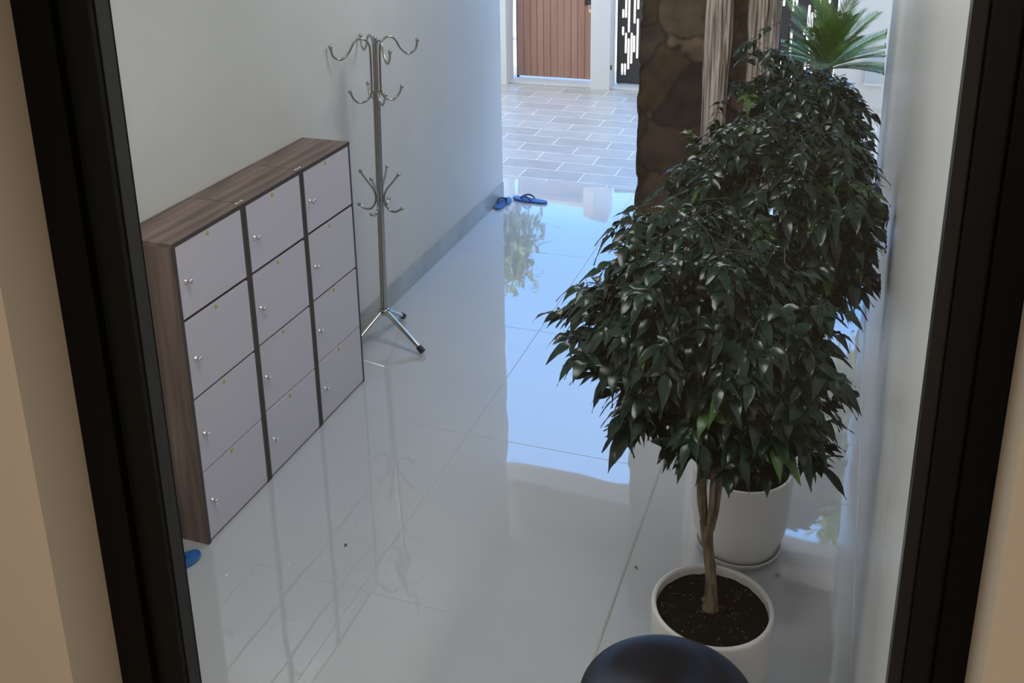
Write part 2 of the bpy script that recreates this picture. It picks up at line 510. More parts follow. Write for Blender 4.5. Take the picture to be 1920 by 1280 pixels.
def locker(name, y0H, label):
    y0, y1 = X(y0H) + 0.002, X(y0H + PITCH) - 0.002
    root = empty(name, (LF, y0, 0))
    L = (LF, y0, 0)

    def part(nm, mb, mt, par=root):
        o = mb.build(nm, mt, None, L)
        o.location = (0, 0, 0)
        o.parent = par
        return o
    t = 0.018
    part('side_panel', MB().box(LB, LF, y0, y0 + t, 0, LTOP - t, 0.0008), 'laminate_upright')
    part('side_panel', MB().box(LB, LF, y1 - t, y1, 0, LTOP - t, 0.0008), 'laminate_upright')
    part('top_panel', MB().box(LB, LF + 0.002, y0, y1, LTOP - t, LTOP, 0.0008), 'laminate_top')
    part('top_edge_band', MB().box(LF + 0.0021, LF + 0.0031, y0, y1, LTOP - t, LTOP - 0.001), 'dark_edge')
    part('back_panel', MB().box(LB, LB + 0.004, y0 + t, y1 - t, 0.01, LTOP - t), 'laminate_upright')
    zs = [0.3665, 0.2418, 0.1206]
    for z in zs + [0.0036]:
        part('shelf', MB().box(LB + 0.005, LF - 0.014, y0 + t, y1 - t, X(z) - 0.009, X(z) + 0.009), 'dark_edge')
    # edge banding seen dark between the doors
    part('edge_band', MB().box(LF + 0.0001, LF + 0.0015, y0 + 0.001, y0 + t, 0, LTOP - t).box(LF + 0.0001, LF + 0.0015, y1 - t, y1 - 0.001, 0, LTOP - t), 'dark_edge')
    edges = [(0.4855 * H - t - 0.002, X(0.3665) + 0.007), (X(0.3665) - 0.010, X(0.2418) + 0.006), (X(0.2418) - 0.007, X(0.1206) + 0.003), (X(0.1206) - 0.003, 0.012)]
    return root, y0, y1, edges, part


RZ = {(0, 0): 0.006, (0, 1): 0.004, (1, 2): 0.028, (2, 2): 0.022, (0, 3): 0.012, (1, 0): 0.0}
cols = [('white doored shoe locker nearest the window with the wooden side showing', 1.0525),
        ('middle white doored shoe locker of the joined row', 1.0525 + PITCH),
        ('white doored shoe locker at the far end beside the coat rack', 1.0525 + 2 * PITCH)]
lockers = []
for ci, (lab, ys) in enumerate(cols):
    root, y0, y1, edges, part = locker('shoe_locker', ys, lab)
    tag(root, lab, 'locker', 'shoe lockers joined in a row')
    lockers.append(root)
    dy0, dy1 = y0 + 0.020, y1 - 0.021
    for ri, (zt, zb) in enumerate(edges):
        hinge = Vector((LF - 0.004, dy1, (zt + zb) / 2))
        door = MB().box(LF - 0.010, LF + 0.003, dy0, dy1, zb, zt, 0.0012).build('door', 'door_white', None, hinge)
        door.parent = root
        door.location = hinge - root.location
        door.rotation_euler = (0, 0, -RZ.get((ci, ri), 0.008))
        fx = LF + 0.003
        kz = (zt + zb) / 2 - 0.004 + (0.012 if ri == 3 else 0)
        ky = X(ys) + 0.060
        kb = MB()
        prof = [(1e-4, 0), (0.0085, 0), (0.0085, 0.002), (0.0038, 0.004), (0.0036, 0.013), (0.008, 0.017), (0.0105, 0.021), (0.0100, 0.0245), (0.006, 0.0265), (1e-4, 0.027)]
        kb.lathe(prof, (0, 0, 0), 18)
        kb.v = [(fx + z * 1.15, ky + x * 1.3, kz + y * 1.3) for x, y, z in kb.v]
        k = kb.build('knob', 'steel_bright', None, hinge)
        k.location = (0, 0, 0); k.parent = door
        # small yellow green tag, printed mark too small to read
        sy, sz = X(ys) + 0.225, zt - 0.017
        st = MB()
        st.box(fx + 0.0002, fx + 0.0009, sy - 0.008, sy + 0.008, sz - 0.010, sz + 0.010)
        st.box(fx + 0.0009, fx + 0.0013, sy - 0.005, sy + 0.001, sz - 0.002, sz + 0.001, mi=1)
        st.box(fx + 0.0009, fx + 0.0013, sy + 0.002, sy + 0.005, sz - 0.006, sz - 0.001, mi=1)
        s = st.build('tag', ['sticker', 'sticker_ink'], None, hinge)
        s['label'] = 'small yellow green tag'
        s.location = (0, 0, 0); s.parent = door
    if ci < 2:
        cl = MB().box(LF - 0.022, LF - 0.008, y1 - 0.026, y1 + 0.030, LTOP + 0.0005, LTOP + 0.003, 0.0008)
        cl.ball((LF - 0.015, y1 - 0.020, LTOP + 0.004), 0.005, 8, 5)
        cl.ball((LF - 0.015, y1 + 0.020, LTOP + 0.004), 0.005, 8, 5)
        o = cl.build('joining_bracket', 'steel_bright', None, root.location)
        tag(o, ['small bright bracket joining the nearest locker to the middle one', 'small bright bracket joining the middle locker to the farthest one'][ci], 'bracket', 'brackets on top of the lockers')

# ------------------------------------------------------------------ coat rack
PX, PY = X(-0.8985), X(1.742)
rack = empty('coat_rack', (PX, PY, 0))
rack.rotation_euler = (0, math.radians(1.25), 0)
tag(rack, 'tall steel coat rack with ball tipped hooks against the left wall', 'coat rack')
zt_, zb_ = X(0.640), X(0.064)
po = MB()
for a in range(4):
    aa = math.radians(45 + 90 * a)
    po.tube([(0.010 * math.cos(aa), 0.010 * math.sin(aa), zb_), (0.010 * math.cos(aa), 0.010 * math.sin(aa), zt_ - 0.29)], 0.0105, 12)
po.tube([(0, 0, zt_ - 0.29), (0, 0, zt_ - 0.005)], 0.013, 12)
po.ball((0, 0, zt_), 0.014)
po.build('pole', 'steel', rack)
hubm = MB().lathe([(1e-4, -0.02), (0.030, -0.02), (0.034, -0.012), (0.034, 0.008), (0.028, 0.014), (1e-4, 0.014)], (0, 0, zb_), 20)
for a in (-24, 98, 214):
    hubm.ball((0.034 * math.cos(math.radians(a + 30)), 0.034 * math.sin(math.radians(a + 30)), zb_), 0.006, 8, 6)
hubm.build('hub', 'steel', rack)
feet = [(X(-0.794) - PX, X(1.699) - PY), (X(-0.898) - PX, X(1.832) - PY), (X(-0.9375) - PX, X(1.667) - PY)]
for fx_, fy_ in feet:
    d = Vector((fx_, fy_, 0)); ln = d.length; d.normalize()
    tilt = math.tan(math.radians(1.25)) * fx_
    a = Vector((0, 0, zb_ - 0.004)) + d * 0.02
    bpt = Vector((fx_, fy_, 0.024 + tilt))
    leg = MB().tube([a, a.lerp(bpt, 0.93)], 0.0145, 14).build('leg', 'steel_bright', rack)
    ax = (bpt - a).normalized()
    MB().tube([bpt - ax * 0.030, bpt + ax * 0.006], 0.0185, 12).build('rubber_foot', 'rubber', leg)


def bez(ps, nseg=10):
    out = []
    P = [Vector(p) for p in ps]
    for i in range(len(P) - 1):
        p0 = P[max(i - 1, 0)]; p1 = P[i]; p2 = P[i + 1]; p3 = P[min(i + 2, len(P) - 1)]
        for t in [k / nseg for k in range(nseg)]:
            out.append(0.5 * ((2 * p1) + (p2 - p0) * t + (2 * p0 - 5 * p1 + 4 * p2 - p3) * t * t + (3 * p1 - p0 - 3 * p2 + p3) * t ** 3))
    out.append(P[-1])
    return out


def hook(prof, az, ballr=0.0115, r=0.0062):
    c, s = math.cos(az), math.sin(az)
    pts = bez([(p[0] * c, p[0] * s, p[1]) for p in prof], 7)
    h = MB().tube(pts, r, 9).build('hook', 'steel', rack)
    for e in (0, -1):
        if prof[e][2]:
            MB().ball(pts[e], ballr).build('hook_ball', 'steel', h)


T = zt_
for a in range(4):
    az = math.radians(45 + 90 * a)
    zr = X(0.630)
    hook([(0.245, zr + 0.000, 1), (0.232, zr - 0.050, 0), (0.190, zr - 0.072, 0), (0.148, zr - 0.040, 0), (0.112, zr + 0.018, 0), (0.070, zr + 0.030, 0), (0.034, zr + 0.000, 0),
          (0.027, zr - 0.05, 0), (0.026, zr - 0.13, 0), (0.026, zr - 0.22, 0), (0.030, zr - 0.275, 0), (0.058, zr - 0.312, 0), (0.100, zr - 0.318, 0), (0.130, zr - 0.292, 0), (0.148, zr - 0.252, 1)], az)
for a in range(4):
    az = math.radians(90 * a + 4)
    hook([(0.115, X(0.368), 1), (0.080, X(0.351), 0), (0.042, X(0.334), 0), (0.0265, X(0.318), 0), (0.032, X(0.302), 0), (0.058, X(0.290), 0), (0.095, X(0.2885), 0), (0.130, X(0.2965), 1)], az)

# ------------------------------------------------------------------ flip flops


def flip_flop(name, loc, rz, label, length=0.28, tilt=None):
    root = empty(name, loc, rz)
    tag(root, label, 'flip-flop', 'blue rubber flip-flops')
    N = 36
    out = []
    for k in range(N):
        t = 2 * math.pi * k / N
        u = math.cos(t)                       # toe = +1
        w = 0.046 if u > 0 else 0.040
        waist = 1 - 0.16 * math.exp(-((u + 0.15) / 0.35) ** 2)
        y = math.copysign(abs(math.sin(t)) ** 0.72, math.sin(t)) * w * waist
        out.append((u * length / 2, y))
    so = MB()
    levels = [(0.0, 0.97, 0), (0.004, 1.0, 0), (0.011, 1.0, 1), (0.0165, 1.0, 1), (0.0185, 0.98, 1)]
    vs = []
    for z, s, _ in levels:
        lift = 0
        vs += [(x * s, y * s, z + 0.006 * max(0, x / (length / 2)) ** 3) for x, y in out]
    fs = [(i * N + k, i * N + (k + 1) % N, (i + 1) * N + (k + 1) % N, (i + 1) * N + k) for i in range(len(levels) - 1) for k in range(N)]
    so.add(vs[:], fs, True)
    so.add([(x, y, z) for x, y, z in vs[-N:]], [tuple(range(N))], False)
    so.add(vs[:N], [tuple(reversed(range(N)))], False)
    so.build('sole', 'blue_foam', root)
    rim = MB().tube([Vector((x * 1.005, y * 1.005, 0.0115 + 0.006 * max(0, x / (length / 2)) ** 3)) for x, y in out + [out[0]]], 0.0014, 6, False).build('sole_stripe', 'blue_rim', root)
    rim['label'] = 'pale blue line around the sole'
    stp = MB()
    toe = (length * 0.28, 0.004, 0.020)
    for s in (-1, 1):
        pts = bez([toe, (length * 0.20, s * 0.012, 0.040), (length * 0.04, s * 0.034, 0.046), (-length * 0.10, s * 0.037, 0.018)], 6)
        stp.tube(pts, [0.0045 + 0.0035 * math.sin(math.pi * i / (len(pts) - 1)) for i in range(len(pts))], 8)
    stp.tube([(toe[0], toe[1], 0.012), (toe[0], toe[1], 0.024)], 0.004, 8)
    stp.build('strap', 'strap_blue', root)
    return root


def heading(dx, dy):
    return math.atan2(dy, dx)


flip_flop('flip_flop', (X(-0.8690), X(2.640), 0.0008), heading(-0.117, 0.012), 'blue flip-flop lying crosswise at the open end of the hall', 0.30)
f2 = flip_flop('flip_flop', (X(-0.9345), X(2.590), 0.0008), heading(0.006, 0.10), 'blue flip-flop against the far end of the left wall', 0.26)
flip_flop('flip_flop', (X(-0.8800), X(0.9875), 0.0008), heading(0.486, 0.874), 'blue flip-flop in front of the near locker, its sole end poking past the frame', 0.27)
flip_flop('flip_flop', (X(-0.9245), X(0.9985), 0.0008), heading(0.259, 0.966), 'blue flip-flop close to the wooden side of the near locker', 0.25)

# ------------------------------------------------------------------ pots, plants
POTZ = 0.137 * H
potprof = [(1e-4, 0), (0.050, 0), (0.0525, 0.002), (0.057, 0.012), (0.0645, 0.034), (0.0690, 0.058), (0.0708, 0.085), (0.0713, 0.120), (0.0715, 0.1335), (0.0709, 0.1362), (0.0690, 0.137), (0.0664, 0.1364), (0.0653, 0.134), (0.0650, 0.120)]


def pot(root, z0=0.0, saucer=False, px=0, py=0):
    p = MB().lathe([(X(r), X(z) + z0) for r, z in potprof], (px, py, 0), 64).build('pot', 'ceramic', root)
    sb = MB()
    rr = [1e-4, 0.02, 0.04, 0.058, 0.0652]
    seg = 64
    vs, fs = [], []
    for i, r in enumerate(rr):
        for k in range(seg):
            a = 2 * math.pi * k / seg
            vs.append((px + X(r) * math.cos(a), py + X(r) * math.sin(a), X(0.126) + z0 + rng.uniform(-0.002, 0.003) + (0.002 if i < 2 else 0)))
    fs = [(i * seg + k, i * seg + (k + 1) % seg, (i + 1) * seg + (k + 1) % seg, (i + 1) * seg + k) for i in range(len(rr) - 1) for k in range(seg)]
    sb.add(vs, fs, True)
    sb.build('soil', 'soil', root)
    if saucer:
        MB().lathe([(1e-4, 0.0005), (0.142, 0.0005), (0.162, 0.008), (0.172, 0.030), (0.1745, 0.034), (0.171, 0.0365), (0.166, 0.033), (0.157, 0.013), (0.14, 0.0075), (1e-4, 0.0075)], (px, py, 0), 64).build('saucer', 'ceramic', root)
    return p


def leaf_arrays(P, D, N_, Ln, Wd, droop, fold=0.28, wave=0.0):
    """vectorised leaflets: base P, direction D, face normal N_, length, width, droop"""
    n_ = len(P)
    ts = np.array([0, 0.14, 0.34, 0.56, 0.76, 0.90, 1.0])
    ws = np.array([0.04, 0.34, 0.50, 0.43, 0.24, 0.07, 0.004])
    D = D / np.linalg.norm(D, axis=1, keepdims=True)
    side = np.cross(D, N_)
    side /= np.linalg.norm(side, axis=1, keepdims=True) + 1e-9
    up = np.cross(side, D)
    down = np.array([0, 0, -1.0])
    V = np.zeros((n_, len(ts), 3, 3))
    for i, (t, w) in enumerate(zip(ts, ws)):
        c = P + D * (Ln * t)[:, None] + down * (Ln * droop * t * t)[:, None]
        hw = (Wd * w)[:, None]
        wv = (np.sin(t * 9 + P[:, 0] * 400) * wave * Ln)[:, None]
        V[:, i, 0] = c + side * hw + up * (hw * fold + wv)
        V[:, i, 1] = c
        V[:, i, 2] = c - side * hw + up * (hw * fold - wv)
    k = len(ts)
    base = np.arange(n_)[:, None, None] * (k * 3)
    q = []
    for i in range(k - 1):
        for j in range(2):
            q.append([i * 3 + j, i * 3 + j + 1, (i + 1) * 3 + j + 1, (i + 1) * 3 + j])
    F = base + np.array(q)[None]
    return V.reshape(-1, 3), F.reshape(-1, 4)


def mesh_np(name, V, F, mats, parent=None, mi=None, smooth=True):
    me = bpy.data.meshes.new(name)
    me.vertices.add(len(V)); me.vertices.foreach_set('co', np.asarray(V, dtype=np.float32).ravel())
    me.loops.add(len(F) * 4); me.loops.foreach_set('vertex_index', np.asarray(F, dtype=np.int32).ravel())
    me.polygons.add(len(F)); me.polygons.foreach_set('loop_start', np.arange(len(F), dtype=np.int32) * 4)
    me.polygons.foreach_set('use_smooth', np.full(len(F), smooth))
    for k in mats: me.materials.append(MATS[k])
    if mi is not None: me.polygons.foreach_set('material_index', np.asarray(mi, dtype=np.int32))
    me.update(calc_edges=True)
    me.validate()
    o = bpy.data.objects.new(name, me)
    C.objects.link(o)
    if parent: o.parent = parent
    return o


def unit(v):
    return v / (np.linalg.norm(v, axis=-1, keepdims=True) + 1e-9)


def crown(root, org, blobs, nst, leaf_len, seed, fork, xmax, young=0.04, stem_len=0.17, flat=0.55, pinnate=False, spray=0.22, zmin=0.0):
    """compound leaves growing outwards from a fork; all coordinates in metres, local to org"""
    g = np.random.default_rng(seed)
    vol = np.array([b_[3] * b_[4] * b_[5] for b_ in blobs]); vol = vol / vol.sum()
    Ps, Ds, Ns, Ls, Ws, Dr, Yo = [], [], [], [], [], [], []
    tw = MB()
    zlo = min(b_[2] - b_[5] for b_ in blobs); zhi = max(b_[2] + b_[5] for b_ in blobs)
    zf = lambda z: 1.12 - 0.42 * min(max((z - zlo) / (zhi - zlo), 0), 1)
    for s_i in range(nst):
        b_ = blobs[g.choice(len(blobs), p=vol)]
        c = np.array(b_[:3]); rad = np.array(b_[3:6])
        d = unit(g.normal(size=3))
        rr_ = g.uniform(0.45, 1.0) ** 0.6
        tip = c + d * rad * rr_
        outw = unit(np.array([d[0], d[1], d[2] * 0.3]))
        L_ = stem_len * g.uniform(0.7, 1.25)
        sd = unit(np.array([outw[0], outw[1], g.uniform(-0.15, 0.45)]) + g.normal(size=3) * 0.25)
        if g.random() < spray: tip = tip + outw * 0.05
        st = tip - sd * L_ * 0.85
        if tip[0] + org[0] > xmax or tip[2] < zmin: continue
        # rachis: rises then arches
        mid = st + sd * L_ * 0.5 + np.array([0, 0, 0.02])
        end = tip + np.array([0, 0, -0.035 * g.uniform(0.3, 1.6)])
        tw.tube([st, mid, end], [0.0022, 0.0016, 0.001], 4, False)
        npair = 6 if pinnate else int(g.integers(3, 6))
        yng = g.random() < young
        sidev = unit(np.cross(sd, [0, 0, 1.0]))
        for p_ in range(npair):
            t = 0.22 + 0.78 * (p_ + 0.5) / npair
            q = (1 - t) ** 2 * st + 2 * t * (1 - t) * mid + t * t * end
            for s_ in (-1, 1):
                dr = unit(sd * g.uniform(0.25, 0.9) + sidev * s_ * g.uniform(0.6, 1.1) + np.array([0, 0, g.uniform(-0.55, 0.30)]))
                Ps.append(q); Ds.append(dr)
                Ns.append(unit(np.array([0, 0, 1.0]) + outw * g.uniform(0.0, 0.9) + g.normal(size=3) * 0.5))
                l_ = leaf_len * g.uniform(0.62, 1.25) * (1.0 - 0.2 * abs(t - 0.5)) * zf(q[2])
                Ls.append(l_); Ws.append(l_ * g.uniform(0.36, 0.56)); Dr.append(g.uniform(0.10, 0.85)); Yo.append(yng)
        Ps.append(end); Ds.append(unit(sd + np.array([0, 0, -0.35]))); Ns.append(unit(np.array([0, 0, 1.0]) + g.normal(size=3) * 0.2))
        l_ = leaf_len * g.uniform(0.9, 1.35) * zf(end[2]); Ls.append(l_); Ws.append(l_ * 0.5); Dr.append(g.uniform(0.3, 0.8)); Yo.append(yng)
    P = np.array(Ps); D = np.array(Ds); N2 = np.array(Ns); L2 = np.array(Ls); W2 = np.array(Ws); R2 = np.array(Dr)
    V, F = leaf_arrays(P, D, N2, L2, W2, R2, wave=0.035)
    lim = xmax - org[0] - 0.01
    over = V[:, 0] > lim
    V[over, 0] = lim - 0.004 * g.random(over.sum())
    mi = np.repeat(np.array(Yo, dtype=int), 12)
    mesh_np('foliage', V, F, ['leaf', 'leaf_young'], root, mi)
    # limbs from the fork into the crown
    for k in range(16):
        b_ = blobs[g.choice(len(blobs), p=vol)]
        c = np.array(b_[:3]) + unit(g.normal(size=3)) * np.array(b_[3:6]) * 0.6
        f_ = np.array(fork) + g.normal(size=3) * np.array([0.008, 0.008, 0.02])
        if c[0] + org[0] > xmax: c[0] = xmax - org[0] - 0.02
        m1 = f_ * 0.6 + c * 0.4 + np.array([0, 0, 0.05])
        tw.tube(bez([f_, m1, c], 5), [0.0075 - 0.0005 * i for i in range(11)], 6, False)
    tw.build('twigs', 'twig', root)


def rugged_tube(mb, pts, rads, seg, amp, seed, lobes=0):
    g = np.random.default_rng(seed)
    k = len(mb.v)
    mb.tube(pts, rads, seg)
    ph = g.uniform(0, 6.28, 8)
    for i in range(len(pts)):
        c = Vector(pts[i])
        for j in range(seg):
            a = 2 * math.pi * j / seg
            w = 1 + amp * (math.sin(3 * a + ph[0] + i * 0.35) * 0.5 + math.sin(7 * a + ph[1] + i * 0.2) * 0.5 + math.sin(13 * a + ph[2]) * 0.45 + g.normal() * 0.12)
            p = Vector(mb.v[k + i * seg + j])
            mb.v[k + i * seg + j] = tuple(c + (p - c) * w)


# front plant
o1 = (X(-0.110), X(1.009), 0)
pl = empty('potted_tree', o1)
tag(pl, 'nearest potted tree with bare brown trunk in a white pot of dark soil', 'plant', 'leafy trees in white pots')
pot(pl, 0.0)
fork1 = Vector((X(-0.1215) - o1[0], X(1.025) - o1[1], X(0.238)))
tk = MB()
b0 = Vector((-0.008, 0.010, X(0.120)))
pts = [b0.lerp(fork1, t) + Vector((0.006 * math.sin(5 * t), 0.004 * math.sin(4 * t), 0)) for t in np.linspace(0, 1, 14)]
rugged_tube(tk, pts, [0.030, 0.0265, 0.022, 0.0195, 0.0185, 0.018, 0.018, 0.0178, 0.0178, 0.018, 0.0185, 0.0195, 0.021, 0.023], 18, 0.05, 3)
tk.ball(tuple(pts[7] + Vector((0.016, -0.008, 0))), 0.006, 8, 6)
tk.ball(tuple(pts[2] + Vector((-0.02, -0.01, 0))), 0.010, 8, 6)
g = np.random.default_rng(11)
for k in range(15):
    a = g.uniform(0, 6.28); sp = g.uniform(0.02, 0.085)
    e_ = fork1 + Vector((math.cos(a) * sp - 0.005, math.sin(a) * sp, g.uniform(0.22, 0.36)))
    st_ = fork1 + Vector((math.cos(a) * 0.012, math.sin(a) * 0.012, -0.03))
    tk.tube(bez([st_, st_.lerp(e_, 0.4) + Vector((math.cos(a) * 0.012, math.sin(a) * 0.012, 0)), e_], 6), [0.0085 - 0.0003 * i for i in range(13)], 8)
tk.build('trunk', 'bark_tan', pl)
B1 = [(-0.145, 1.06, 0.470, 0.125, 0.115, 0.120), (-0.215, 1.06, 0.470, 0.100, 0.09, 0.060), (-0.075, 1.06, 0.44, 0.085, 0.10, 0.125), (-0.125, 1.05, 0.415, 0.100, 0.10, 0.070), (-0.165, 1.08, 0.555, 0.095, 0.10, 0.055), (-0.215, 1.08, 0.55, 0.055, 0.07, 0.040), (-0.040, 1.03, 0.385, 0.040, 0.06, 0.045), (-0.20, 1.03, 0.395, 0.05, 0.06, 0.040)]
blobs = [tuple(X(v) - (o1[i] if i < 3 else 0) for i, v in enumerate(b_)) for b_ in B1]
crown(pl, o1, blobs, 760, 0.076, 21, fork1 + Vector((0, 0, 0.22)), X(0.035), 0.012, zmin=X(0.335))
# crumbs and straw on the soil
sm = MB()
for k in range(90):
    a = g.uniform(0, 6.28); rr_ = X(0.062) * math.sqrt(g.random())
    c = Vector((rr_ * math.cos(a), rr_ * math.sin(a), X(0.1275)))
    if g.random() < 0.3:
        a2 = g.uniform(0, 6.28); ln = g.uniform(0.006, 0.022)
        sm.tube([c + Vector((0, 0, 0.001)), c + Vector((math.cos(a2) * ln, math.sin(a2) * ln, 0.003))], 0.0006, 4)
    else:
        sm.ball(tuple(c), g.uniform(0.001, 0.0026), 5, 4)
tag(sm.build('soil_crumbs', 'straw', pl), kind='stuff')

# middle plant
o2 = (X(-0.1105), X(1.303), 0)
pl2 = empty('potted_tree', o2)
tag(pl2, 'second potted tree, its white pot on a saucer behind the nearest one', 'plant', 'leafy trees in white pots')
pot(pl2, 0.010, True)
tk = MB()
fork2 = Vector((0.0, 0.01, X(0.34)))
rugged_tube(tk, [Vector((0, 0, X(0.118))).lerp(fork2, t) for t in np.linspace(0, 1, 8)], [0.028, 0.022, 0.02, 0.019, 0.019, 0.019, 0.02, 0.022], 14, 0.05, 5)
tk.build('trunk', 'bark_tan', pl2)
B2 = [(-0.095, 1.31, 0.555, 0.125, 0.12, 0.095), (-0.02, 1.31, 0.53, 0.065, 0.10, 0.105), (-0.155, 1.31, 0.575, 0.080, 0.09, 0.060), (-0.045, 1.30, 0.47, 0.075, 0.08, 0.06), (-0.10, 1.32, 0.632, 0.085, 0.08, 0.030), (-0.01, 1.30, 0.445, 0.03, 0.05, 0.04)]
blobs = [tuple(X(v) - (o2[i] if i < 3 else 0) for i, v in enumerate(b_)) for b_ in B2]
crown(pl2, o2, blobs, 600, 0.068, 22, fork2 + Vector((0, 0, 0.1)), X(0.052), 0.10)

# far plant
o3 = (X(-0.088), X(2.13), 0)
pl3 = empty('potted_tree', o3)
tag(pl3, 'farthest potted tree with sparse dark tiers below the palm', 'plant', 'leafy trees in white pots')
pot(pl3, 0.010, True)
tk = MB()
fork3 = Vector((X(-0.02), 0.0, X(0.34)))
rugged_tube(tk, [Vector((0, 0, X(0.118))).lerp(fork3, t) for t in np.linspace(0, 1, 8)], [0.026, 0.022, 0.02, 0.018, 0.018, 0.018, 0.018, 0.02], 14, 0.05, 6)
tk.build('trunk', 'bark_tan', pl3)
B3 = [(-0.12, 2.12, 0.515, 0.115, 0.09, 0.030), (-0.05, 2.13, 0.455, 0.085, 0.10, 0.05), (-0.175, 2.10, 0.560, 0.055, 0.05, 0.018), (-0.13, 2.12, 0.455, 0.10, 0.09, 0.045), (-0.20, 2.08, 0.605, 0.025, 0.03, 0.020), (-0.04, 2.13, 0.37, 0.07, 0.08, 0.06), (-0.23, 2.10, 0.50, 0.035, 0.04, 0.020)]
blobs = [tuple(X(v) - (o3[i] if i < 3 else 0) for i, v in enumerate(b_)) for b_ in B3]
crown(pl3, o3, blobs, 330, 0.080, 23, fork3, X(0.052), 0.02, stem_len=0.2)

# palm behind the pillar
o4 = (X(-0.018), X(2.69), 0)
pal = empty('potted_palm', o4)
tag(pal, 'bright green feathery palm at the far end of the right wall', 'plant')
pot(pal, 0.010, True)
tk = MB()
rugged_tube(tk, bez([(0, 0, X(0.12)), (-0.08, 0, X(0.22)), (X(-0.062), 0, X(0.33)), (X(-0.066), 0, X(0.435))], 6), [0.036 + 0.005 * (i % 2) for i in range(19)], 14, 0.08, 9)
tk.build('trunk', 'dark_edge', pal)
g = np.random.default_rng(31)
Ps, Ds, Ns, Ls, Ws, Dr = [], [], [], [], [], []
rb = MB()
base = np.array([X(-0.066), 0, X(0.425)])
for k in range(40):
    az = 2 * math.pi * (k * 0.618 % 1)
    el = math.radians(g.uniform(12, 82))
    L_ = g.uniform(0.42, 0.66)
    d = np.array([math.cos(az) * math.cos(el), math.sin(az) * math.cos(el), math.sin(el)])
    outv = np.array([math.cos(az), math.sin(az), 0])
    if d[0] > 0 and el < 0.9: L_ = min(L_, (X(0.045) - X(-0.084)) / max(d[0], 0.1))
    pts = [base + d * L_ * t + np.array([0, 0, -0.20 * L_ * t * t]) + outv * 0.12 * L_ * t * t for t in np.linspace(0, 1, 12)]
    rb.tube([tuple(p) for p in pts], [0.005 - 0.00035 * i for i in range(12)], 5, False)
    sv = unit(np.cross(d, [0, 0, 1.0]))
    for j in range(24):
        t = 0.12 + 0.88 * j / 24
        fi = t * 11; i0 = min(int(fi), 10)
        q = pts[i0] + (pts[i0 + 1] - pts[i0]) * (fi - i0)
        tg = unit(pts[i0 + 1] - pts[i0])
        for s_ in (-1, 1):
            Ps.append(q); Ds.append(unit(tg * 1.0 + sv * s_ * 0.75 + np.array([0, 0, 0.12])))
            Ns.append(unit(np.cross(sv, tg) + g.normal(size=3) * 0.1))
            l_ = 0.17 * math.sin(math.pi * (0.12 + 0.80 * t)) * g.uniform(0.85, 1.15)
            Ls.append(l_); Ws.append(0.0095); Dr.append(0.06)
V, F = leaf_arrays(np.array(Ps), np.array(Ds), np.array(Ns), np.array(Ls), np.array(Ws), np.array(Dr), fold=0.5)
lim = X(0.052) - o4[0]
ov = V[:, 0] > lim
V[ov, 0] = lim - 0.01 * g.random(ov.sum())
pl_lim = X(-0.185) - o4[0]
ov = (V[:, 0] < pl_lim) & (V[:, 1] < X(2.725) - o4[1])
V[ov, 0] = pl_lim + 0.01 * g.random(ov.sum())
rb.v = [(max(min(p[0], lim - 0.01), pl_lim) if p[1] < X(2.725) - o4[1] else min(p[0], lim - 0.01), p[1], p[2]) for p in rb.v]
mesh_np('fronds', V, F, ['palm_leaf'], pal)
rb.build('frond_stems', 'palm_leaf', pal)

# ------------------------------------------------------------------ black stool in front
so = (X(-0.1235), X(0.792), 0)
stl = empty('stool', so)
tag(stl, 'round black stool top at the bottom edge in front of the white pot', 'stool')
R_ = X(0.0868)
MB().lathe([(1e-4, X(0.2) + 0.012), (R_ * 0.3, X(0.2) + 0.0105), (R_ * 0.7, X(0.2) + 0.006), (R_ * 0.93, X(0.2) + 0.002), (R_ * 0.985, X(0.2) - 0.003), (R_, X(0.2) - 0.010), (R_ * 0.985, X(0.2) - 0.017), (R_ * 0.9, X(0.2) - 0.022), (1e-4, X(0.2) - 0.022)], (0, 0, 0), 72).build('seat', 'stool_black' if 'stool_black' in MATS else 'black_metal', stl)
MB().tube([(0, 0, 0.02), (0, 0, X(0.2) - 0.022)], 0.03, 20).build('column', 'black_metal', stl)
MB().lathe([(1e-4, 0.0), (0.19, 0.0), (0.19, 0.006), (0.16, 0.016), (0.05, 0.03), (1e-4, 0.03)], (0, 0, 0), 48).build('base', 'black_metal', stl)

